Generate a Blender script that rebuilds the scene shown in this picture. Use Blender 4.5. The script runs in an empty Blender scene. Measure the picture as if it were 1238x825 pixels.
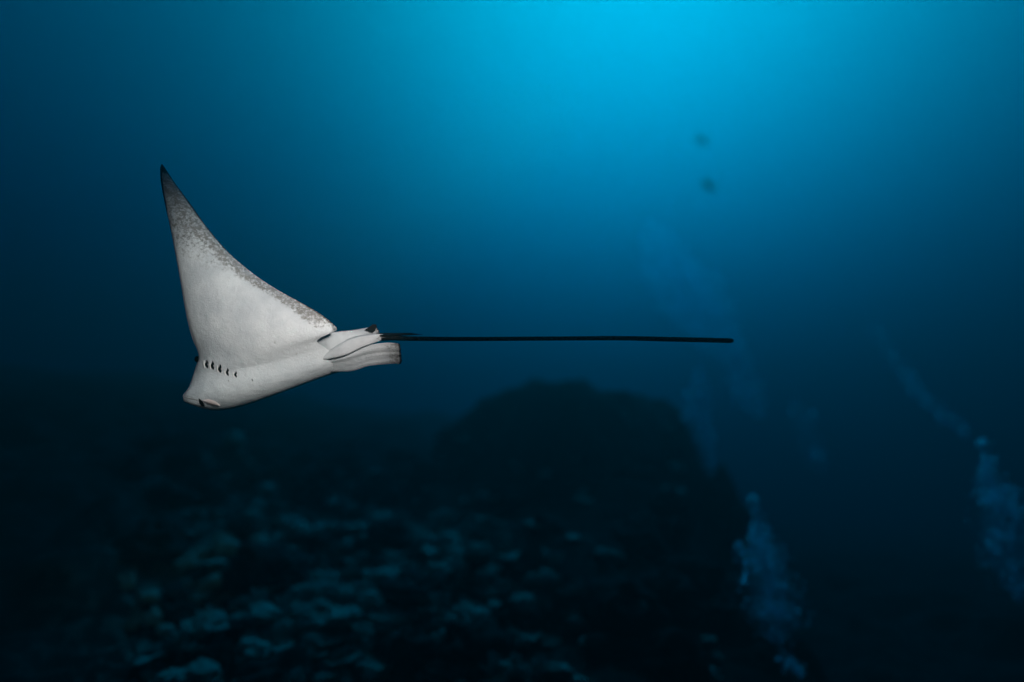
import bpy, bmesh, math, random
import numpy as np
from mathutils import Vector, Matrix, noise
from mathutils.bvhtree import BVHTree

R = math.radians
random.seed(11)
rng = np.random.default_rng(11)
scene = bpy.context.scene
col = scene.collection

# ------------------------------------------------------------------ camera
FPX, PITCH = 700.0, R(15)             # focal length in photo pixels (photo 1238 x 825), camera tilted up
RAY_D = 2.1                           # metres to the eagle ray
cam_d = bpy.data.cameras.new('camera')
cam_d.sensor_width = 36.0
cam_d.lens = 36.0 * FPX / 1238.0
cam_d.clip_start, cam_d.clip_end = 0.05, 1000.0
cam_d.dof.use_dof = True
cam_d.dof.focus_distance = RAY_D
cam_d.dof.aperture_fstop = 0.4
cam = bpy.data.objects.new('camera', cam_d)
col.objects.link(cam)
cam.location = (0, 0, 0)
cam.rotation_euler = (R(90) + PITCH, 0, 0)
scene.camera = cam
CR = Matrix.Rotation(R(90) + PITCH, 3, 'X')


def at(u, v, depth):
    """photo pixel + depth along the lens axis -> world point"""
    return CR @ Vector(((u - 619.0) / FPX * depth, -(v - 412.5) / FPX * depth, -depth))


def at_r(u, v, dist):
    d = CR @ Vector(((u - 619.0) / FPX, -(v - 412.5) / FPX, -1.0))
    return d.normalized() * dist


# ------------------------------------------------------------------ daylight
SUN_AZ, SUN_EL = R(16.5), R(43)         # refracted sun, ahead of the camera and a little to the right
SURFACE_Z = 30.0                      # the photo is taken deep: water surface 30 m up
world = bpy.data.worlds.new('World')
scene.world = world
world.use_nodes = True
wn = world.node_tree
bg = wn.nodes['Background']
sky = wn.nodes.new('ShaderNodeTexSky')
sky.sky_type = 'NISHITA'
sky.sun_disc = False
sky.sun_elevation = SUN_EL
sky.sun_rotation = SUN_AZ
wn.links.new(sky.outputs[0], bg.inputs[0])
bg.inputs[1].default_value = 0.05

sun_d = bpy.data.lights.new('sun', 'SUN')
sun_d.energy = 5.0
sun_d.angle = R(40)
sun_d.color = (1.0, 0.97, 0.9)
sun = bpy.data.objects.new('sun', sun_d)
col.objects.link(sun)
sdir = Vector((math.sin(SUN_AZ) * math.cos(SUN_EL), math.cos(SUN_AZ) * math.cos(SUN_EL), math.sin(SUN_EL)))
sun.rotation_euler = (-sdir).to_track_quat('-Z', 'Y').to_euler()
sun.location = sdir * 25


def strobe(name, loc, target, power, cone):
    """the photographer's flash on its arm beside the camera housing"""
    d = bpy.data.lights.new(name, 'SPOT')
    d.energy = power
    d.color = (1.0, 0.515, 0.457)
    d.spot_size = R(cone)
    d.spot_blend = 0.9
    d.shadow_soft_size = 0.09
    o = bpy.data.objects.new(name, d)
    col.objects.link(o)
    o.location = loc
    o.rotation_euler = (Vector(target) - Vector(loc)).to_track_quat('-Z', 'Y').to_euler()


_aim = at(310, 390, RAY_D)
strobe('flash_strobe', at(690, 110, 0.95), _aim, 60.0, 42)
strobe('flash_strobe', at(-420, 330, 0.75), _aim, 5.0, 42)

scene.view_settings.view_transform = 'Standard'
scene.view_settings.look = 'None'
scene.view_settings.gamma = 1.0
scene.view_settings.use_curve_mapping = False
scene.view_settings.exposure = 2.0
scene.render.engine = 'CYCLES'
scene.cycles.volume_bounces = 0
scene.cycles.max_bounces = 4
scene.cycles.use_denoising = True


# ------------------------------------------------------------------ helpers
def tag(o, label=None, cat=None, group=None, kind=None):
    if label: o['label'] = label
    if cat: o['category'] = cat
    if group: o['group'] = group
    if kind: o['kind'] = kind
    return o


def link(name, me, parent=None):
    o = bpy.data.objects.new(name, me)
    col.objects.link(o)
    if parent is not None:
        o.parent = parent
        o.matrix_parent_inverse = parent.matrix_world.inverted()
    return o


def mesh(name, verts, faces, mat, smooth=True):
    me = bpy.data.meshes.new(name)
    me.from_pydata([tuple(v) for v in verts], [], faces)
    me.materials.append(mat)
    if smooth:
        me.polygons.foreach_set('use_smooth', [True] * len(me.polygons))
    me.update()
    return me


def recalc(me):
    bm = bmesh.new(); bm.from_mesh(me)
    bmesh.ops.recalc_face_normals(bm, faces=bm.faces)
    bm.to_mesh(me); bm.free()


def hermite(x, y, xs):
    """monotone-safe cubic through y(x)"""
    h = np.diff(x); d = np.diff(y, axis=0) / h[:, None]
    m = np.zeros_like(y)
    m[0], m[-1] = d[0], d[-1]
    for i in range(1, len(x) - 1):
        a, b = d[i - 1], d[i]
        with np.errstate(divide='ignore', invalid='ignore'):
            w1, w2 = 2 * h[i] + h[i - 1], h[i] + 2 * h[i - 1]
            hm = (w1 + w2) / (w1 / a + w2 / b)
        m[i] = np.where(a * b > 0, hm, 0.0)
    m = np.nan_to_num(m)
    k = np.clip(np.searchsorted(x, xs) - 1, 0, len(x) - 2)
    t = ((xs - x[k]) / h[k])[:, None]; hk = h[k][:, None]
    return ((2 * t**3 - 3 * t**2 + 1) * y[k] + (t**3 - 2 * t**2 + t) * hk * m[k]
            + (-2 * t**3 + 3 * t**2) * y[k + 1] + (t**3 - t**2) * hk * m[k + 1])


class NT:
    def __init__(self, name):
        self.m = bpy.data.materials.new(name)
        self.m.use_nodes = True
        self.t = self.m.node_tree
        self.b = self.t.nodes['Principled BSDF']
        self.out = self.t.nodes['Material Output']

    def n(self, kind, **kw):
        nd = self.t.nodes.new(kind)
        for k, v in kw.items(): setattr(nd, k, v)
        return nd

    def l(self, a, b): self.t.links.new(a, b)

    def noise(self, scale, detail=4, rough=0.6, dist=0.0):
        c = self.n('ShaderNodeTexCoord')
        x = self.n('ShaderNodeTexNoise')
        x.inputs['Scale'].default_value = scale
        x.inputs['Detail'].default_value = detail
        x.inputs['Roughness'].default_value = rough
        x.inputs['Distortion'].default_value = dist
        self.l(c.outputs['Object'], x.inputs['Vector'])
        return x.outputs['Fac']

    def ramp(self, fac, stops):
        r = self.n('ShaderNodeValToRGB')
        e = r.color_ramp.elements
        while len(e) < len(stops): e.new(0.5)
        for k, (p, c) in enumerate(stops):
            e[k].position = p
            e[k].color = (c, c, c, 1) if isinstance(c, (int, float)) else (*c, 1)
        self.l(fac, r.inputs[0])
        return r.outputs[0]

    def mix(self, fac, a, b, mode='MIX'):
        x = self.n('ShaderNodeMix', data_type='RGBA', blend_type=mode)
        for s, v in ((x.inputs[0], fac), (x.inputs[6], a), (x.inputs[7], b)):
            if hasattr(v, 'is_linked'): self.l(v, s)
            elif isinstance(v, (int, float)): s.default_value = v
            else: s.default_value = (*v, 1)
        return x.outputs[2]

    def math(self, op, a, b=0.0):
        x = self.n('ShaderNodeMath', operation=op)
        for s, v in ((x.inputs[0], a), (x.inputs[1], b)):
            if hasattr(v, 'is_linked'): self.l(v, s)
            else: s.default_value = v
        return x.outputs[0]

    def attr(self, name):
        return self.n('ShaderNodeAttribute', attribute_name=name).outputs['Fac']

    def bump(self, h, strength, dist):
        x = self.n('ShaderNodeBump')
        x.inputs['Strength'].default_value = strength
        x.inputs['Distance'].default_value = dist
        self.l(h, x.inputs['Height'])
        self.l(x.outputs[0], self.b.inputs['Normal'])


# ------------------------------------------------------------------ the water itself
def principled_volume(nt, sig_s, sig_a, g):
    dens = max(s + a for s, a in zip(sig_s, sig_a)) * 1.02
    c = [s / dens for s in sig_s]
    ac = [max(0.0, 1 - min(1.0, a / (dens * (1 - ci)))) ** 2 for a, ci in zip(sig_a, c)]
    pv = nt.n('ShaderNodeVolumePrincipled')
    pv.inputs['Color'].default_value = (*c, 1)
    pv.inputs['Absorption Color'].default_value = (*ac, 1)
    pv.inputs['Density'].default_value = dens
    pv.inputs['Density Attribute'].default_value = ''
    pv.inputs['Anisotropy'].default_value = g
    pv.inputs['Blackbody Intensity'].default_value = 0.0
    return pv


nt = NT('sea_water')
nt.t.nodes.remove(nt.b)
# suspended particles: forward scattering; the water itself: weak even blue scattering
pv1 = principled_volume(nt, (0.0006, 0.0236, 0.0106), (0.26, 0.0638, 0.0498), 0.72)
pv2 = principled_volume(nt, (0.0001, 0.0003, 0.0068), (0.0, 0.0, 0.0), 0.0)
add = nt.n('ShaderNodeAddShader')
nt.l(pv1.outputs[0], add.inputs[0]); nt.l(pv2.outputs[0], add.inputs[1])
nt.l(add.outputs[0], nt.out.inputs['Volume'])
nt.m.cycles.homogeneous_volume = True
XW = 150.0
zb = -7.0
wv = [(x, y, z) for z in (zb, SURFACE_Z) for y in (-XW, XW) for x in (-XW, XW)]
wf = [(0, 2, 3, 1), (4, 5, 7, 6), (0, 1, 5, 4), (2, 6, 7, 3), (0, 4, 6, 2), (1, 3, 7, 5)]
water = link('water', mesh('water', wv, wf, nt.m, smooth=False))
tag(water, 'deep blue open sea water filling the whole scene', 'water', kind='structure')


# ------------------------------------------------------------------ sea floor
def sst(a, b, x):
    t = min(1.0, max(0.0, (x - a) / (b - a)))
    return t * t * (3 - 2 * t)


def floor_z(x, y, fine=True):
    if abs(x) < 45 and -5 < y < 45:           # ledges and bays in the reef's outline
        wp = Vector((x * 0.9, y * 0.9, 1.7))
        x, y = (x + 0.42 * noise.noise(wp) + 0.26 * noise.noise(wp * 2.7) + 0.12 * noise.noise(wp * 6.1), y + 0.38 * noise.noise(wp + Vector((9, 4, 2))) + 0.16 * noise.noise(wp * 2.7 + Vector((3, 3, 8))))
    slope = -2.6 + 0.32 * max(-4.0, min(y, 9.0)) + 0.20 * min(13.0, max(0.0, y - 9.0)) - 0.05 * max(0.0, y - 22.0)
    slope += (0.10 * max(0, -x - 3.0) + 0.07 * min(6.0, max(0, -x - 4.2))) * sst(3, 8, y)
    right = -1.85 + 0.03 * min(max(y, -4), 14) - 0.03 * max(0, min(x, 30) - 3)
    edge = 0.33 * min(max(y, 2.0), 14.0) + 0.2 * math.sin(y * 1.3)
    k = sst(edge + 0.75, edge - 0.55, x)
    z = right + (slope - right) * k
    q = ((x - 1.2 - 0.1 * (y - 10.2)) / 2.55) ** 2 + ((y - 10.3) / 1.8) ** 2
    z += 1.16 * math.exp(-q ** 3)
    if fine:
        r = math.hypot(x, y)
        if r < 45:
            p = Vector((x, y, 0.0))
            z += 0.42 * noise.noise(p * 0.55 + Vector((3.1, 8.2, 0)))
            z += 0.24 * noise.noise(p * 1.7 + Vector((7.7, 1.2, 4)))
            z += 0.13 * (0.5 - abs(noise.noise(p * 3.6))) 
            z += 0.055 * noise.noise(p * 9.0)
        else:
            z += 0.4 * noise.noise(Vector((x, y, 0)) * 0.2)
    return z


def axis(fine0, fine1, step, lim):
    a = list(np.arange(fine0, fine1 + 1e-6, step))
    s, x = step, fine0
    while x > -lim:
        s *= 1.22; x -= s; a.insert(0, max(x, -lim))
    s, x = step, fine1
    while x < lim:
        s *= 1.22; x += s; a.append(min(x, lim))
    return a


ax, ay = axis(-7.5, 7.5, 0.075, 140), axis(1.5, 13.5, 0.075, 140)
nx, ny = len(ax), len(ay)
fv = [(x, y, max(zb + 1.0, floor_z(x, y))) for y in ay for x in ax]
ff = [(j * nx + i, j * nx + i + 1, (j + 1) * nx + i + 1, (j + 1) * nx + i) for j in range(ny - 1) for i in range(nx - 1)]
nt = NT('reef_ground')
big, mid = nt.noise(0.9, 5), nt.noise(7.0, 8, 0.7)
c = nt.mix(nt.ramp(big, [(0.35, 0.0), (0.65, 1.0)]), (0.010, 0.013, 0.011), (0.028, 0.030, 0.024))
c = nt.mix(nt.math('MULTIPLY', nt.ramp(mid, [(0.49, 0.0), (0.58, 1.0)]), nt.attr('growth')), c, (0.34, 0.37, 0.28))
nt.l(c, nt.b.inputs['Base Color'])
nt.b.inputs['Roughness'].default_value = 1.0
nt.b.inputs['Specular IOR Level'].default_value = 0.05
nt.bump(nt.noise(14, 8, 0.7), 1.0, 0.05)
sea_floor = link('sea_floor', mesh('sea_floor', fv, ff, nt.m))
# encrusting growth covers the middle of the slope and thins out to both sides
gr = sea_floor.data.attributes.new('growth', 'FLOAT', 'POINT')
gr.data.foreach_set('value', np.array([math.exp(-((x + 0.31 * y) / (0.5 + 0.17 * max(y, 0))) ** 2) * sst(9.5, 6.0, y) for x, y, z in fv], dtype=np.float32))
tag(sea_floor, 'dark rugged reef slope rising to a rounded mound', 'sea floor', kind='structure')


# ------------------------------------------------------------------ corals and rocks on the slope
def reef_mat(name, a, b, scale):
    nt = NT(name)
    f = nt.noise(scale, 6, 0.7)
    info = nt.n('ShaderNodeObjectInfo')
    c = nt.mix(nt.ramp(f, [(0.35, 0.0), (0.65, 1.0)]), a, b)
    c = nt.mix(nt.math('MULTIPLY', info.outputs['Random'], 0.3), c, (0.02, 0.03, 0.025))
    nt.l(c, nt.b.inputs['Base Color'])
    nt.b.inputs['Roughness'].default_value = 0.95
    nt.b.inputs['Specular IOR Level'].default_value = 0.1
    nt.bump(nt.noise(scale * 3, 6, 0.7), 0.8, 0.02)
    return nt.m


M_BOULDER = reef_mat('pale_coral', (0.22, 0.23, 0.17), (0.62, 0.63, 0.50), 12)
M_BRANCH = reef_mat('branch_coral', (0.25, 0.27, 0.21), (0.68, 0.70, 0.58), 20)
M_PLATE = reef_mat('plate_coral', (0.18, 0.20, 0.15), (0.52, 0.54, 0.42), 10)
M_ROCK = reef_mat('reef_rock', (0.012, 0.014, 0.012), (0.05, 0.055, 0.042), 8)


def lump(name, mat, sub, squash, amp, fr, seed, lobes=0):
    bm = bmesh.new()
    bmesh.ops.create_icosphere(bm, subdivisions=sub, radius=1.0)
    off = Vector((seed * 3.3, seed * 1.7, seed * 5.1))
    for v in bm.verts:
        n = v.co.normalized()
        r = 1 + amp * noise.noise(n * fr + off) + amp * 0.6 * noise.noise(n * fr * 2.3 + off) \
            + 0.5 * amp * (0.4 - abs(noise.noise(n * fr * 4 + off)))
        v.co = Vector((n.x * r, n.y * r, n.z * r * squash))
        if v.co.z < -0.25: v.co.z = -0.25 + (v.co.z + 0.25) * 0.2
    me = bpy.data.meshes.new(name); bm.to_mesh(me); bm.free()
    me.materials.append(mat)
    me.polygons.foreach_set('use_smooth', [True] * len(me.polygons))
    return me


def tube_geo(pts, rads, n=7, cap=True):
    V, F = [], []
    up = Vector((0.13, 0.21, 0.97))
    for i, p in enumerate(pts):
        d = (pts[min(i + 1, len(pts) - 1)] - pts[max(i - 1, 0)]).normalized()
        a = d.cross(up)
        if a.length < 1e-3: a = d.cross(Vector((1, 0, 0)))
        a.normalize(); b = d.cross(a)
        for k in range(n):
            t = 2 * math.pi * k / n
            V.append(p + (a * math.cos(t) + b * math.sin(t)) * rads[i])
    for i in range(len(pts) - 1):
        for k in range(n):
            F.append((i * n + k, i * n + (k + 1) % n, (i + 1) * n + (k + 1) % n, (i + 1) * n + k))
    if cap:
        F.append(tuple(range(n - 1, -1, -1)))
        F.append(tuple(range((len(pts) - 1) * n, len(pts) * n)))
    return V, F


def join(geos):
    V, F = [], []
    for v, f in geos:
        o = len(V)
        V += list(v); F += [tuple(i + o for i in q) for q in f]
    return V, F


def branching(seed):
    rr = random.Random(seed)
    geos = []
    for k in range(16):
        az, til = rr.uniform(0, 6.28), rr.uniform(0.05, 1.05)
        p = Vector((rr.uniform(-.22, .22), rr.uniform(-.22, .22), -0.2))
        d = Vector((math.cos(az) * math.sin(til), math.sin(az) * math.sin(til), math.cos(til)))
        L = rr.uniform(0.7, 1.25)
        pts = [p]
        for s in range(4):
            d = (d + Vector((rr.uniform(-.3, .3), rr.uniform(-.3, .3), rr.uniform(-.1, .3)))).normalized()
            pts.append(pts[-1] + d * L / 4)
        r0 = rr.uniform(.09, .13)
        geos.append(tube_geo(pts, [r0, r0 * .95, r0 * .8, r0 * .65, r0 * .3], 6))
        for b in range(2):
            q = pts[2 + b]
            e = (d + Vector((rr.uniform(-1, 1), rr.uniform(-1, 1), rr.uniform(0, .6)))).normalized()
            geos.append(tube_geo([q, q + e * L * .16, q + e * L * .3], [r0 * .7, r0 * .55, r0 * .25], 5))
    V, F = join(geos)
    me = mesh('branching_coral', V, F, M_BRANCH)
    return me


def plate(seed):
    rr = random.Random(seed)
    n, m = 26, 6
    V, F = [], []
    ph = [rr.uniform(0, 6.28) for _ in range(4)]
    for side in (0, 1):
        for j in range(m + 1):
            for i in range(n):
                t = 2 * math.pi * i / n
                e = 1 + .16 * math.sin(3 * t + ph[0]) + .1 * math.sin(5 * t + ph[1]) + .05 * math.sin(9 * t + ph[2])
                r = max(0.03, j / m) * e
                z = .12 * r * r + .05 * math.sin(4 * t + ph[3]) * r
                th = .05 * (1 - .7 * j / m) + (.25 * max(0, 1 - r * 2.2) if side else 0)
                V.append(Vector((r * math.cos(t), r * math.sin(t), z + (th if not side else -th))))
    o = (m + 1) * n
    for j in range(m):
        for i in range(n):
            a, b, c_, d = j * n + i, j * n + (i + 1) % n, (j + 1) * n + (i + 1) % n, (j + 1) * n + i
            F.append((a, d, c_, b)); F.append((o + a, o + b, o + c_, o + d))
    for i in range(n):
        F.append((m * n + i, o + m * n + i, o + m * n + (i + 1) % n, m * n + (i + 1) % n))
    F.append(tuple(range(n))); F.append(tuple(o + i for i in reversed(range(n))))
    V2, F2 = tube_geo([Vector((0, 0, -.6)), Vector((0, 0, -.3)), Vector((0, 0, 0))], [.3, .2, .28], 9)
    V, F = join([(V, F), (V2, F2)])
    me = mesh('plate_coral', V, F, M_PLATE); recalc(me)
    return me


KINDS = [
    ('boulder_coral', 'rounded lumpy pale coral head growing on the dark reef slope', 'coral', 'boulder corals on the reef slope',
     [lump('boulder_coral', M_BOULDER, 4, .75, .28, 1.8, s) for s in (1, 2, 3)], (.04, .12), 0.45, 200),
    ('branching_coral', 'spiky branching pale coral clump growing on the dark reef slope', 'coral', 'branching corals on the reef slope',
     [branching(s) for s in (4, 5, 6)], (.045, .13), 0.3, 200),
    ('plate_coral', 'flat wavy plate coral spreading over the dark reef slope', 'coral', 'plate corals on the reef slope',
     [plate(s) for s in (7, 8, 9)], (.06, .15), 0.35, 110),
    ('reef_rock', 'dark jagged rock lying on the reef slope', 'rock', 'rocks on the reef slope',
     [lump('reef_rock', M_ROCK, 4, .8, .55, 1.5, s) for s in (10, 11, 12)], (.10, .24), 0.02, 60),
]


def project(p):
    q = CR.transposed() @ p
    return 619 - q.x / q.z * FPX, 412.5 + q.y / q.z * FPX, -q.z


floor_bvh = BVHTree.FromPolygons([Vector(v) for v in fv], ff)


def visible(p):
    d = p.normalized()
    h = floor_bvh.ray_cast(Vector((0, 0, 0)), d)
    return h[0] is None or h[3] > p.length - 0.15


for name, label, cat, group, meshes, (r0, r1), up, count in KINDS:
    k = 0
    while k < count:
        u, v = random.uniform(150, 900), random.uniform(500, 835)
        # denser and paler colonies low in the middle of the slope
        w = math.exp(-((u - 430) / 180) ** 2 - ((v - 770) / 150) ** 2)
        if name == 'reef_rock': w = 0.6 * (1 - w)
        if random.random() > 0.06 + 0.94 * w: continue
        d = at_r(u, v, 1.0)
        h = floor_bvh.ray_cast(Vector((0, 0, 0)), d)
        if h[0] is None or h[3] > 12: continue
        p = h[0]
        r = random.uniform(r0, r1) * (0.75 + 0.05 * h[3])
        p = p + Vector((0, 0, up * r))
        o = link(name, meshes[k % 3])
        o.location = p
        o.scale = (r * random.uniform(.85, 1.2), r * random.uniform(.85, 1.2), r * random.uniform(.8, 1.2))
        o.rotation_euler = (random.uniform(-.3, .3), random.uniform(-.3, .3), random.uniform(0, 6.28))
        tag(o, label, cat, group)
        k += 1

# ------------------------------------------------------------------ bubble plumes
nt = NT('bubble')
tr = nt.n('ShaderNodeBsdfTranslucent'); tr.inputs[0].default_value = (.9, .92, .95, 1)
gl = nt.n('ShaderNodeBsdfGlossy'); gl.inputs[0].default_value = (.95, .95, .95, 1); gl.inputs[1].default_value = .2
df = nt.n('ShaderNodeBsdfDiffuse'); df.inputs[0].default_value = (.9, .92, .95, 1)
ms = nt.n('ShaderNodeMixShader'); ms.inputs[0].default_value = .3
nt.l(tr.outputs[0], ms.inputs[1]); nt.l(df.outputs[0], ms.inputs[2])
ms2 = nt.n('ShaderNodeMixShader'); ms2.inputs[0].default_value = .3
nt.l(ms.outputs[0], ms2.inputs[1]); nt.l(gl.outputs[0], ms2.inputs[2])
tp = nt.n('ShaderNodeBsdfTransparent')
ms3 = nt.n('ShaderNodeMixShader'); ms3.inputs[0].default_value = .95
nt.l(tp.outputs[0], ms3.inputs[1]); nt.l(ms2.outputs[0], ms3.inputs[2])
nt.l(ms3.outputs[0], nt.out.inputs['Surface'])
M_BUBBLE = nt.m
# rising air forms thin curved caps: one dome of three rings
IV, IF = [(0, 0, 1.0)], []
for ring in (1, 2, 3):
    a = R(22) * ring
    for k in range(8):
        IV.append((math.sin(a) * math.cos(k * math.pi / 4), math.sin(a) * math.sin(k * math.pi / 4), math.cos(a)))
for k in range(8):
    IF.append((0, 1 + k, 1 + (k + 1) % 8))
    for q in (1, 9):
        a, b = q + k, q + (k + 1) % 8
        IF += [(a, a + 8, b + 8), (a, b + 8, b)]
IV, IF = np.array(IV) - np.array((0, 0, .6)), np.array(IF)


def mist_mat(name, dens):
    nt = NT(name)
    nt.t.nodes.remove(nt.b)
    pv = principled_volume(nt, (dens * .4, dens * 1.15, dens), (0, 0, 0), .76)
    nt.l(pv.outputs[0], nt.out.inputs['Volume'])
    nt.m.cycles.homogeneous_volume = True
    return nt.m


def mist(parent, pts, depth, dens, seed):
    """cloud of micro-bubbles too fine to see singly: a lumpy closed tube of thin scattering volume"""
    P_ = hermite(np.linspace(0, 1, len(pts)), np.array(pts, float), np.linspace(0, 1, 26))
    n, px = 18, depth / FPX
    V, F = [], []
    for i, (u, v, hw) in enumerate(P_):
        for k in range(n):
            t = 2 * math.pi * k / n
            r = .78 * hw * px * (1 + .8 * noise.noise(Vector((math.cos(t) * 1.8, math.sin(t) * 1.8, i * .45 + seed * 7))) + .35 * noise.noise(Vector((math.cos(t) * 4, math.sin(t) * 4, i * .9 + seed * 3))))
            V.append(at(u, v, depth) + CR @ Vector((math.cos(t) * r, 0, math.sin(t) * r)) - parent.location)
    for i in range(25):
        for k in range(n):
            F.append((i * n + k, i * n + (k + 1) % n, (i + 1) * n + (k + 1) % n, (i + 1) * n + k))
    F.append(tuple(range(n - 1, -1, -1))); F.append(tuple(range(25 * n, 26 * n)))
    me = mesh('bubble_mist', V, F, mist_mat('bubble_mist', dens)); recalc(me)
    o = bpy.data.objects.new('bubble_mist', me); col.objects.link(o); o.parent = parent
    o['kind'] = 'stuff'


def plume(label, pts, count, size, head=None):
    """pts: (u, v, half width px, depth m, weight) up the plume; bubbles scattered through its volume"""
    w = np.array([p[4] for p in pts]); seg = (w[:-1] + w[1:]) / 2 * np.array(
        [math.hypot(b[0] - a[0], b[1] - a[1]) for a, b in zip(pts[:-1], pts[1:])])
    seg = seg / seg.sum()
    C, RR = [], []
    clump = [rng.normal(0, 1, 3) for _ in range(max(3, count // 45))]       # bubbles travel in ragged clusters
    spot = [(rng.choice(len(seg), p=seg), rng.random(), rng.uniform(0, 6.28), min(1.25, abs(rng.normal(0, .55)))) for _ in clump]
    for _ in range(count):
        i = rng.choice(len(seg), p=seg); t = rng.random()
        a, b = pts[i], pts[i + 1]
        u, v, hw, dep = [a[q] + (b[q] - a[q]) * t for q in range(4)]
        px = dep / FPX
        rad = min(1.3, abs(rng.normal(0, .62))) * hw * px
        th = rng.uniform(0, 2 * math.pi)
        if rng.random() < .65:
            i, t, th, q = spot[rng.integers(len(spot))]
            a, b = pts[i], pts[i + 1]
            t = min(1.0, max(0.0, t + rng.normal(0, .03)))
            u, v, hw, dep = [a[z] + (b[z] - a[z]) * t for z in range(4)]
            px = dep / FPX
            th += rng.normal(0, .35); rad = abs(q + rng.normal(0, .12)) * hw * px
        c = at(u, v, dep) + CR @ Vector((math.cos(th) * rad, rng.normal(0, 4) * px, math.sin(th) * rad))
        C.append(c[:]); RR.append(size * rng.lognormal(0, .6))
    if head:
        u, v, hw, dep, n = head
        px = dep / FPX
        for _ in range(n):
            g = rng.normal(0, .45, 3) * hw * px
            c = at(u, v, dep) + CR @ Vector((g[0] * .8, g[1], g[2]))
            C.append(c[:]); RR.append(size * 1.3 * rng.lognormal(0, .45))
    C, RR = np.array(C), np.array(RR)
    base = C[np.argmin(C[:, 2])].copy()
    V = np.empty((len(C), len(IV), 3))
    for k in range(len(C)):
        q = np.array(Matrix.Rotation(rng.uniform(0, 6.28), 3, 'Z') @ Matrix.Rotation(rng.uniform(0, 1.0), 3, 'X'))
        V[k] = C[k] - base + (IV * 1.25 * RR[k]) @ q.T
    V = V.reshape(-1, 3)
    F = (IF[None] + (np.arange(len(C)) * len(IV))[:, None, None]).reshape(-1, 3)
    me = bpy.data.meshes.new('bubble_plume')
    me.from_pydata(V.tolist(), [], F.tolist())
    me.materials.append(M_BUBBLE)
    me.polygons.foreach_set('use_smooth', [True] * len(me.polygons))
    o = link('bubble_plume', me)
    o.location = base.tolist()
    tag(o, label, 'bubbles', 'air bubble plumes rising through the water', kind='stuff')
    return o


o = plume('bright spear shaped bubble plume with a small round head, above the dark deep floor',
          [(913, 612, 5, 4.6, .6), (919, 640, 10, 4.6, .5), (922, 662, 24, 4.6, .9), (932, 715, 32, 4.6, 1.2), (936, 742, 44, 4.6, .9),
           (940, 765, 30, 4.6, .2), (950, 800, 16, 4.6, .08)], 3200, .0040, (911, 605, 7, 4.6, 170))
mist(o, [(911, 598, 2), (914, 625, 9), (922, 662, 20), (932, 710, 28), (937, 742, 34), (941, 765, 20), (944, 785, 4)], 4.6, 1.1, 1)
plume('tiny tuft of bubbles just below the spear shaped plume',
      [(955, 803, 8, 4.6, 1), (966, 812, 9, 4.6, 1)], 300, .0042)
o = plume('broad ragged bubble plume with a small round head under a long diagonal trail',
          [(1191, 548, 5, 5.0, .4), (1198, 575, 15, 5.0, .6), (1207, 600, 26, 5.0, .8), (1222, 630, 34, 5.0, 1.0), (1226, 660, 34, 5.0, .45),
           (1226, 720, 30, 5.0, .2)], 2600, .0042, (1188, 537, 7, 5.0, 150))
mist(o, [(1188, 530, 2), (1194, 560, 9), (1203, 590, 20), (1218, 630, 32), (1226, 680, 30), (1228, 730, 6)], 5.0, 1.0, 2)
o = plume('faint thin bubble trail slanting up from the broad ragged plume',
          [(1060, 395, 12, 8.5, .5), (1090, 450, 13, 8.2, .8), (1130, 495, 13, 8, 1), (1168, 524, 8, 7.8, .7)], 600, .0065)
mist(o, [(1058, 392, 3), (1075, 425, 12), (1105, 470, 13), (1140, 504, 11), (1168, 524, 3)], 8.2, .55, 3)
o = plume('pale narrow bubble column beside the shoulder of the dark mound',
          [(845, 455, 10, 8, .8), (847, 490, 15, 8, 1.2), (832, 505, 18, 8, .8), (856, 520, 14, 8, .8), (858, 575, 16, 8, .35)], 700, .0065)
mist(o, [(844, 440, 4), (846, 470, 15), (842, 500, 22), (850, 530, 20), (858, 580, 4)], 8, 1.2, 4)
o = plume('pale slanting bubble column just below the tail tip of the ray',
          [(886, 400, 16, 9, .6), (893, 450, 18, 9, 1.1), (905, 490, 20, 9, .8), (918, 500, 12, 9, .3)], 600, .0065)
mist(o, [(884, 392, 5), (890, 420, 18), (896, 455, 22), (907, 488, 22), (918, 505, 5)], 9, .9, 5)
o = plume('wide hazy bubble cloud just above the tail tip of the ray',
          [(815, 330, 18, 9.5, .5), (840, 365, 30, 9.5, 1), (858, 395, 28, 9.5, .9), (872, 405, 14, 9.5, .4)], 160, .005)
mist(o, [(786, 262, 6), (812, 318, 44), (836, 362, 58), (858, 402, 48), (880, 440, 8)], 9.5, .5, 6)
o = plume('very faint bubble wisp between the spear shaped plume and the diagonal trail',
          [(966, 492, 10, 9, .8), (975, 520, 16, 9, 1), (988, 560, 18, 9, .6)], 250, .006)
mist(o, [(962, 482, 4), (972, 515, 18), (984, 550, 20), (994, 580, 5)], 9, .3, 7)

# ------------------------------------------------------------------ two small dark fish up in the light
nt = NT('dark_fish')
f = nt.noise(30, 3)
nt.l(nt.mix(f, (.012, .015, .018), (.035, .04, .045)), nt.b.inputs['Base Color'])
nt.b.inputs['Roughness'].default_value = .5
M_FISH = nt.m


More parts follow.
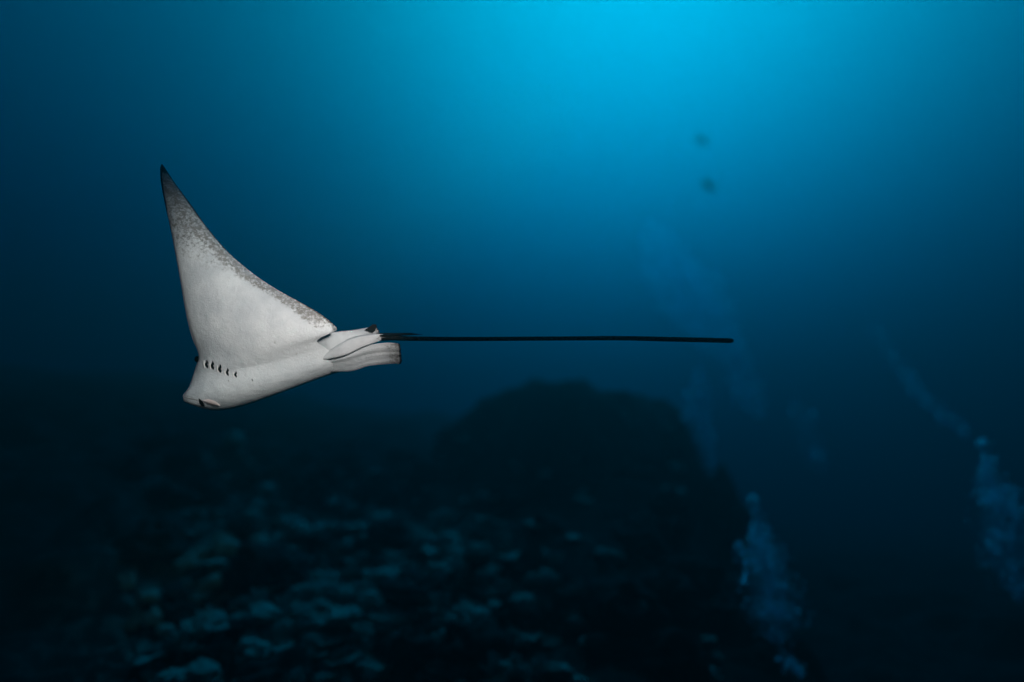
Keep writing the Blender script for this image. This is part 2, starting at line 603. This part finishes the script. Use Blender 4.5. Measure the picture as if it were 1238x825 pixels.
def fish(label, u, v, depth, length, yaw, roll):
    root = link('fish', None)
    tag(root, label, 'fish', 'small fish high above the reef')
    n, m = 18, 12
    V, F = [], []
    for i in range(n + 1):
        s = i / n
        h = .26 * (math.sin(math.pi * min(1, s ** .7)) ** .8) * (1 - .25 * s) + .03
        wd = h * .45
        if i == 0: h = wd = .01
        for k in range(m):
            t = 2 * math.pi * k / m
            V.append(Vector((s - .5, math.cos(t) * wd, math.sin(t) * h)) * length)
    for i in range(n):
        for k in range(m):
            F.append((i * m + k, i * m + (k + 1) % m, (i + 1) * m + (k + 1) % m, (i + 1) * m + k))
    F.append(tuple(range(m))); F.append(tuple(range(n * m, n * m + m)))
    me = mesh('body', V, F, M_FISH); recalc(me); link('body', me, root)

    def fin(name, pts):
        a = [Vector((x * length, .006 * length, z * length)) for x, z in pts]
        b = [Vector((x * length, -.006 * length, z * length)) for x, z in pts]
        q = len(pts)
        F = [tuple(range(q)), tuple(range(2 * q - 1, q - 1, -1))] + [(i, (i + 1) % q, q + (i + 1) % q, q + i) for i in range(q)]
        me = mesh(name, a + b, F, M_FISH, smooth=False); recalc(me); link(name, me, root)
    fin('tail_fin', [(.46, .03), (.62, .22), (.72, .24), (.62, 0), (.72, -.24), (.62, -.22), (.46, -.03)])
    fin('dorsal_fin', [(-.2, .24), (0, .38), (.25, .3), (.36, .1), (0, .18)])
    fin('anal_fin', [(.05, -.2), (.18, -.34), (.34, -.22), (.38, -.08)])
    root.location = at(u, v, depth)
    root.rotation_euler = (roll, 0, yaw)


fish('small dark fish hovering high in the bright water, the upper of two', 848, 170, 18.5, .52, R(35), 0)
fish('small dark fish hovering in the blue water below another, lower of two', 856, 224, 18.5, .55, R(35), R(10))

# ------------------------------------------------------------------ the eagle ray
PX = RAY_D / FPX


def rp(u, v, w):
    """ray design space: photo pixel plus w pixels towards the camera"""
    return at(u, v, RAY_D - w * PX)


ray_base = rp(320, 440, -10)
ray = link('eagle_ray', None)
ray.location = ray_base
bpy.context.view_layer.update()
tag(ray, 'pale bellied eagle ray gliding with one wing raised and long black tail', 'ray')

#   t     Lu   Lv   Tu   Tv   wL   wT  bowu bowv boww  hv  hd
ROWS = [
    (1.00, 195.5, 198, 196.5, 199, -30, -30, 0, 0, 0, .5, .5),
    (.95, 193.5, 205, 202, 207, -26, -26, 0, 0, 0, 1.2, 1.2),
    (.88, 194, 216, 210, 219, -20, -22, 0, 0, 1, 2, 2),
    (.78, 198, 240, 229, 245, -12, -16, 0, 0, 2, 3, 3),
    (.66, 205, 272, 253, 278, -4, -10, 0, 0, 4, 4.5, 5),
    (.56, 211, 302, 279, 308, 2, -6, 0, 0, 6, 6, 7),
    (.48, 217, 334, 318, 341, 5, -2, 0, 0, 8, 8, 10),
    (.42, 222, 364, 364, 366, 5, 0, 0, 0, 8, 10, 14),
    (.385, 227, 390, 392, 383, 3, 2, 0, 0, 8, 12, 18),
    (.36, 233, 411, 408, 398, 0, 4, 0, 0, 6, 13, 22),
    (.33, 241, 430, 399, 403, -8, 5, 0, 0, 4, 14, 26),
    (.28, 237, 442, 383, 412, -10, 2, 0, 0, 2, 14, 30),
    (.20, 233, 455, 392, 420, -12, -6, 0, 0, 0, 14, 34),
    (.10, 227, 470, 403, 427, -9, -12, 0, 0, 0, 13, 36),
    (.03, 221, 479, 410, 431, -7, -16, 0, 2, 0, 13, 38),
    (-.03, 222, 485, 415, 434, -8, -20, 0, 3, -2, 13, 38),
    (-.10, 232, 489, 420, 438, -14, -27, 0, 1, -4, 14, 36),
    (-.18, 247, 493, 424, 444, -26, -38, 0, -6, -6, 15, 32),
    (-.26, 263, 493, 420, 448, -48, -60, 0, -11, -8, 14, 26),
    (-.36, 268, 484, 412, 440, -85, -92, 0, -10, -6, 12, 20),
    (-.50, 266, 468, 398, 428, -140, -140, 0, 0, 0, 9, 12),
    (-.70, 268, 440, 366, 414, -205, -198, 0, 0, 0, 5, 6),
    (-.86, 276, 418, 325, 404, -245, -240, 0, 0, 0, 2.5, 2.5),
    (-1.0, 290, 396, 292, 397, -280, -280, 0, 0, 0, .6, .6),
]
A = np.array(ROWS)[::-1]


NR, NC = 190, 90
ts = np.unique(np.concatenate([np.linspace(-1, 1, NR), np.linspace(-.3, .42, 80)]))
G = hermite(A[:, 0], A[:, 1:], ts)
NR = len(ts)
ss = (1 - np.cos(np.linspace(0, math.pi, NC))) / 2
naca = (0.2969 * np.sqrt(ss) - 0.126 * ss - 0.3516 * ss**2 + 0.2843 * ss**3 - 0.1036 * ss**4) / 0.1
s2 = ss[None, :, None]
L = np.stack([G[:, 0], G[:, 1], G[:, 4]], 1)[:, None]
T = np.stack([G[:, 2], G[:, 3], G[:, 5]], 1)[:, None]
B = G[:, 6:9][:, None]
P = L * (1 - s2) + T * s2 + 4 * s2 * (1 - s2) * B                    # mean surface
def relax(Q, n):
    for _ in range(n):
        Q[1:-1, 1:-1] = (Q[1:-1, 1:-1] * 2 + Q[:-2, 1:-1] + Q[2:, 1:-1] + Q[1:-1, :-2] + Q[1:-1, 2:]) / 6


relax(P, 12)
dt = np.gradient(P, axis=0); ds = np.gradient(P, axis=1)
N = np.cross(dt, ds); N /= np.linalg.norm(N, axis=2)[..., None] + 1e-9
if N[NR * 2 // 3, NC // 2, 2] < 0: N = -N
for _ in range(14):
    N[1:-1, 1:-1] = (N[1:-1, 1:-1] * 2 + N[:-2, 1:-1] + N[2:, 1:-1] + N[1:-1, :-2] + N[1:-1, 2:]) / 6
N /= np.linalg.norm(N, axis=2)[..., None] + 1e-9
HV, HD = G[:, 9][:, None] * naca, G[:, 10][:, None] * naca
edge_fade = np.clip((1 - np.abs(ts)) * 40, 0, 1)[:, None]
VT = P + N * (HV * edge_fade)[..., None]
DT = P - N * (HD * edge_fade)[..., None]
relax(VT, 30); relax(DT, 30)
chord = np.hypot(G[:, 0] - G[:, 2], G[:, 1] - G[:, 3])[:, None]
lead, trail = ss[None] * chord, (1 - ss[None]) * chord
tt = np.repeat(ts[:, None], NC, 1); at_ = np.abs(tt)


def S(a, b, x):
    t = np.clip((x - a) / (b - a), 0, 1)
    return t * t * (3 - 2 * t)


# pigment of the belly side: speckled tip and trailing band, black rim
tip_m = .85 * S(.43, .66, at_ + .10 * (ss[None] - .3))
band_w = 38 + 6 * S(.4, .7, at_)
trail_m = S(1.0, .45, trail / band_w) * S(.335, .39, at_)
lead_m = S(7, 1, lead) * S(.45, .7, at_) * .8
mott = np.clip(np.maximum(np.maximum(tip_m, trail_m), lead_m), 0, 1)
dark = np.maximum.reduce([S(4.5, .5, trail) * S(.42, .62, at_), S(3.5, .3, lead) * S(.62, .82, at_), S(.895, .955, at_),
                          .6 * S(2.2, .2, trail) * S(.28, .36, at_)])
verts, idx_v, idx_d = [], np.zeros((NR, NC), int), np.zeros((NR, NC), int)
a_m, a_d, a_b = [], [], []
for i in range(NR):
    for j in range(NC):
        idx_v[i, j] = len(verts)
        verts.append(rp(*VT[i, j])); a_m.append(mott[i, j]); a_d.append(dark[i, j]); a_b.append(0.0)
for i in range(NR):
    for j in range(NC):
        if i in (0, NR - 1) or j in (0, NC - 1):
            idx_d[i, j] = idx_v[i, j]
        else:
            idx_d[i, j] = len(verts)
            verts.append(rp(*DT[i, j])); a_m.append(0.0); a_d.append(0.0); a_b.append(1.0)
faces = []
for i in range(NR - 1):
    for j in range(NC - 1):
        faces.append((idx_v[i, j], idx_v[i + 1, j], idx_v[i + 1, j + 1], idx_v[i, j + 1]))
        q = (idx_d[i, j], idx_d[i, j + 1], idx_d[i + 1, j + 1], idx_d[i + 1, j])
        faces.append(q)
faces = [tuple(int(k) for k in f) for f in faces]

nt = NT('ray_skin')
fine = nt.noise(170, 3, .75)
spk = nt.noise(84, 5, .8, .6)
broad = nt.noise(7, 4, .6)
belly = nt.mix(nt.ramp(broad, [(.38, 0.0), (.62, 1.0)]), (.48, .50, .525), (.61, .625, .64))
pores = nt.ramp(nt.noise(60, 2, .5), [(.70, 0.0), (.78, 1.0)])
belly = nt.mix(nt.math('MULTIPLY', pores, .25), belly, (.35, .34, .33))
m_at = nt.attr('mottle'); d_at = nt.attr('dark'); b_at = nt.attr('back')
thr = nt.math('ADD', nt.math('MULTIPLY', spk, 1.0), nt.math('MULTIPLY', fine, .35))
sp = nt.ramp(nt.math('ADD', thr, nt.math('MULTIPLY', m_at, .24)), [(.80, 0.0), (.94, 1.0)])
sp = nt.math('MULTIPLY', sp, nt.ramp(m_at, [(.05, 0.0), (.4, 1.0)]))
ccol = nt.mix(nt.math('MULTIPLY', sp, .80), belly, (.14, .118, .098))
dk = nt.ramp(nt.math('ADD', d_at, nt.math('MULTIPLY', nt.math('SUBTRACT', spk, .5), .7)), [(.35, 0.0), (.7, 1.0)])
ccol = nt.mix(dk, ccol, (.012, .012, .014))
vor = nt.n('ShaderNodeTexVoronoi'); vor.inputs['Scale'].default_value = 16
tc = nt.n('ShaderNodeTexCoord'); nt.l(tc.outputs['Object'], vor.inputs['Vector'])
spots = nt.ramp(vor.outputs['Distance'], [(.24, (.55, .55, .52)), (.30, (.022, .024, .028))])
ccol = nt.mix(b_at, ccol, spots)
nt.l(ccol, nt.b.inputs['Base Color'])
nt.b.inputs['Roughness'].default_value = .48
nt.b.inputs['Specular IOR Level'].default_value = .35
nt.b.inputs['Subsurface Weight'].default_value = 0.0
hmix = nt.math('ADD', nt.math('MULTIPLY', nt.noise(26, 5, .65), .8), nt.math('MULTIPLY', fine, .3))
nt.bump(hmix, .9, .006)
M_SKIN = nt.m


def set_attr(me, name, vals):
    a = me.attributes.new(name, 'FLOAT', 'POINT')
    a.data.foreach_set('value', np.asarray(vals, dtype=np.float32))


inv = Matrix.Translation(-ray_base)


def ray_part(name, V, F, mat, smooth=True, attrs=None, fix=True, parent=None):
    me = bpy.data.meshes.new(name)
    me.from_pydata([tuple(v - ray_base) for v in V], [], F)
    me.materials.append(mat)
    for k, a in (attrs or {}).items(): set_attr(me, k, a)
    if smooth: me.polygons.foreach_set('use_smooth', [True] * len(me.polygons))
    if fix: recalc(me)
    o = bpy.data.objects.new(name, me)
    col.objects.link(o)
    o.parent = parent or ray
    return o


body = ray_part('body', verts, faces, M_SKIN, attrs={'mottle': a_m, 'dark': a_d, 'back': a_b})
body_bvh = BVHTree.FromPolygons(verts, faces)


def on_body(u, v, lift=0.0):
    d = at_r(u, v, 1.0)
    h = body_bvh.ray_cast(Vector((0, 0, 0)), d)
    if h[0] is None: return rp(u, v, 0), -d
    n = h[1] if h[1].dot(d) < 0 else -h[1]
    return h[0] + n * lift * PX, n


def plain(name, c0, c1, rough=.6, scale=60):
    nt = NT(name)
    nt.l(nt.mix(nt.noise(scale, 4), c0, c1), nt.b.inputs['Base Color'])
    nt.b.inputs['Roughness'].default_value = rough
    nt.b.inputs['Specular IOR Level'].default_value = .12
    nt.bump(nt.noise(scale * 3, 3), .3, .002)
    return nt.m


M_BLACK = plain('black_skin', (.004, .004, .005), (.014, .013, .014))
M_SLIT = plain('slit', (.003, .003, .004), (.010, .008, .008), .9)
M_LIP = plain('pink_lip', (.46, .36, .35), (.60, .52, .50))
M_PALE = plain('pale_flap', (.55, .55, .53), (.66, .65, .63))


def decal(name, pts, half, mat, lift=.35, rise=.5, parent=None):
    """a slim lens lying on the skin along the pixel path pts; half = half widths in px"""
    ns = 14
    pts = np.array(pts, float); half = np.array(half, float)
    x = np.linspace(0, 1, len(pts)); xs = np.linspace(0, 1, ns)
    c = np.stack([np.interp(xs, x, pts[:, 0]), np.interp(xs, x, pts[:, 1])], 1)
    hw = np.interp(xs, x, half)
    d = np.gradient(c, axis=0); d /= np.linalg.norm(d, axis=1)[:, None]
    nn = np.stack([-d[:, 1], d[:, 0]], 1)
    V, F = [], []
    W = [-1, -.55, 0, .55, 1]
    for i in range(ns):
        for q in W:
            p, n = on_body(*(c[i] + nn[i] * hw[i] * q), lift * 0.2)
            V.append(p + n * PX * (lift + rise * (1 - q * q)) * (1 if abs(q) < 1 else -.5))
    k = len(W)
    for i in range(ns - 1):
        for q in range(k - 1):
            F.append((i * k + q, i * k + q + 1, (i + 1) * k + q + 1, (i + 1) * k + q))
    return ray_part(name, V, F, mat, parent=parent)


for (u, v, hl, hw) in ((249.5, 440.5, 5.2, 1.8), (256.5, 442, 5.4, 1.9), (265.5, 446, 5.4, 1.9), (274.5, 450, 5.0, 1.5), (284.5, 452.8, 4.0, 1.3)):
    g = decal('gill_slit', [(u + .8, v - hl), (u + .9, v - hl * .3), (u - .6, v + .3), (u + .9, v + hl * .5), (u + 1.6, v + hl)],
              [.25, hw, hw * .9, hw, .2], M_SLIT, lift=.25, rise=.1)
    decal('gill_flap', [(u - 2.6, v - hl * .8), (u - 2.9, v), (u - 1.8, v + hl * .8)], [.2, .9, .2], M_PALE, lift=.15, rise=.6, parent=g)
mouth = decal('mouth', [(240.5, 482), (242.5, 486), (245, 489.5), (247.5, 491.5)], [.4, 2.3, 2.2, .5], M_SLIT, lift=.3, rise=.1)
decal('lip', [(246, 484), (252, 485.5), (260, 488), (266, 490)], [.4, 3.0, 2.6, .4], M_LIP, lift=.2, rise=1.2, parent=mouth)
decal('rostral_crease', [(224, 480.5), (231, 482.5), (239, 484)], [.2, .8, .3], plain('crease_shade', (.20, .19, .19), (.28, .27, .26)), lift=.2, rise=.1)  # crease of the rostral lobe, its shade drawn as a grey strip
for u, v in ((304.5, 459.5), (276, 460.5), (332, 414), (358, 428)):
    decal('skin_mark', [(u, v - 1.6), (u + .4, v), (u + 1.2, v + 1.6)], [.2, .7, .2], M_SLIT if u == 304.5 else plain('grey_mark', (.25, .24, .23), (.32, .31, .30)), lift=.15, rise=.1)
# eye at the side of the head, just below the wing notch
ep = rp(239.5, 434.5, -24)
V, F = [], []
bm = bmesh.new(); bmesh.ops.create_uvsphere(bm, u_segments=14, v_segments=10, radius=4.2 * PX)
for v in bm.verts: V.append(v.co + ep)
F = [[v.index for v in f.verts] for f in bm.faces]; bm.free()
ray_part('eye', V, F, M_BLACK)

# tail
nt = NT('tail_skin')
pa = nt.attr('pale')
nt.l(nt.mix(nt.math('ADD', pa, nt.math('MULTIPLY', nt.math('SUBTRACT', nt.noise(80, 4), .5), .4)), (.004, .004, .005), (.53, .545, .56)), nt.b.inputs['Base Color'])
nt.b.inputs['Roughness'].default_value = .6
nt.b.inputs['Specular IOR Level'].default_value = .12
nt.bump(nt.noise(120, 3), .4, .003)
M_TAIL = nt.m
tail_pts = [(388, 428, -48, 8), (405, 424, -34, 10), (425, 417, -20, 9), (443, 411, -11, 6.5), (458, 408.5, -9, 4.4), (475, 408.8, -8, 3.3),
            (500, 409.6, -8, 2.9), (560, 410, -8, 2.75), (640, 409.6, -8, 2.7), (700, 409.2, -8, 2.8), (745, 409, -8, 2.9), (800, 410, -8, 3.1), (860, 411.4, -8, 3.1), (883, 412, -8, 3.0), (886.5, 412, -8, 1.7)]
tp_ = np.array(tail_pts); x = np.linspace(0, 1, len(tp_))
TP = hermite(x, tp_, np.linspace(0, 1, 110))
V, F = tube_geo([rp(*q[:3]) for q in TP], [q[3] * PX for q in TP], 14)
pale = [float(S(470, 448, np.array(q[0]))) for q in TP for _ in range(14)]
tail = ray_part('tail', V, F, M_TAIL, attrs={'pale': pale})


def barb(u0, v0, u1, v1, w0, r):
    n = 8
    pts = [rp(u0 + (u1 - u0) * i / n, v0 + (v1 - v0) * i / n - .6 * math.sin(math.pi * i / n), w0) for i in range(n + 1)]
    V, F = tube_geo(pts, [r * PX * (1 - .85 * (i / n) ** 2) for i in range(n + 1)], 6)
    ray_part('barb', V, F, M_BLACK, parent=tail)


barb(457, 406.5, 511, 404.6, -5, 1.5)
barb(460, 406.5, 500, 402.6, -8, 1.2)
barb(462, 410.0, 492, 411.2, -4, 1.2)
barb(455, 404.5, 505, 403.8, -11, 1.3)


def sheet(name, top, bot, thick, mat, wfun=None, darkfun=None, nu=40, nv=18, parent=None):
    """a thin fleshy fin between two edge polylines given as (u, v, w)"""
    def res(p):
        p = np.array(p, float)
        return hermite(np.linspace(0, 1, len(p)), p, np.linspace(0, 1, nu))
    a, b = res(top), res(bot)
    V, dk, mo = [], [], []
    for side in (1, -1):
        for i in range(nu):
            for j in range(nv):
                k = j / (nv - 1); s = i / (nu - 1)
                p = a[i] * (1 - k) + b[i] * k
                p[0] += s ** 6 * (1.6 * noise.noise(Vector((k * 7.0, len(name), top[0][0]))) + 1.2 * noise.noise(Vector((k * 19.0, 2, top[0][0]))) - 1.2 * (2 * k - 1) ** 4)
                p[2] += side * thick * (math.sin(math.pi * k) ** .5 * (1 - .8 * s) + .05) + (wfun(s, k) if wfun else 0)
                V.append(rp(*p)); dk.append(darkfun(s, k) if darkfun else 0.0); mo.append(.85 * S(.55, .95, np.array(s)))
    F = []
    o = nu * nv
    for i in range(nu - 1):
        for j in range(nv - 1):
            q = (i * nv + j, i * nv + j + 1, (i + 1) * nv + j + 1, (i + 1) * nv + j)
            F.append(q); F.append(tuple(o + z for z in reversed(q)))
    ring = [i * nv for i in range(nu)] + [(nu - 1) * nv + j for j in range(1, nv)] + [i * nv + nv - 1 for i in range(nu - 2, -1, -1)] + [j for j in range(nv - 2, 0, -1)]
    for i in range(len(ring)):
        p, q = ring[i], ring[(i + 1) % len(ring)]
        F.append((p, q, o + q, o + p))
    return ray_part(name, V, F, mat, attrs={'mottle': [float(m) for m in mo], 'dark': dk, 'back': [0.0] * len(V)}, parent=parent)


# lower (outspread) pelvic fin with a fold along it
sheet('pelvic_fin', [(386, 436, -22), (414, 427, -9), (450, 416.5, -6), (470, 414.5, -8), (484, 415.5, -12)],
      [(386, 450, -34), (420, 449.5, -24), (447, 442.5, -14), (468, 440.5, -12), (486, 440, -12)], 1.8, M_SKIN,
      wfun=lambda s, k: 3.2 * math.exp(-((k - .30 + .12 * s) / .13) ** 2) * (1 - s) ** .5 + 1.3 * math.sin(22 * k + 2 * s) * s * s + .7 * math.sin(37 * k + 1) * s,
      darkfun=lambda s, k: float(S(.92, 1.0, np.array(s))))
# upper pelvic fin, seen almost edge on
sheet('pelvic_fin', [(366, 414, -30), (400, 402, -20), (430, 398.5, -22), (446, 395.8, -22), (455, 395.0, -22)],
      [(368, 426, -30), (402, 428, -18), (430, 417, -12), (448, 405.5, -11), (460, 403.5, -12)], 2.0, M_SKIN,
      wfun=lambda s, k: 2.5 * math.sin(k * 5.0 + 1.0) * (.4 + .6 * s),
      darkfun=lambda s, k: float(max(.8 * S(.93, 1.0, np.array(s)), .8 * S(.06, 0.0, np.array(k)))))
# clasper-like pale fold hugging the tail base
sheet('pelvic_fold', [(388, 432, -14), (414, 414, -2), (440, 406, 0), (458, 404, -4), (468, 405, -8)],
      [(390, 436, -14), (416, 430, -2), (440, 419, 0), (455, 414, -4), (464, 411, -8)], 2.6, M_SKIN,
      darkfun=lambda s, k: float(.9 * S(.90, 1.0, np.array(s))))
# small dorsal fin on the tail base
dpts = [(441, 399), (447, 395), (450.5, 392.2), (455, 392.4), (455.5, 396), (453.5, 400), (450, 403)]
V = [rp(u, v, -14) for u, v in dpts] + [rp(u, v, -18) for u, v in dpts]
q = len(dpts)
F = [tuple(range(q)), tuple(range(2 * q - 1, q - 1, -1))] + [(i, (i + 1) % q, q + (i + 1) % q, q + i) for i in range(q)]
ray_part('dorsal_fin', V, F, M_BLACK, smooth=False)
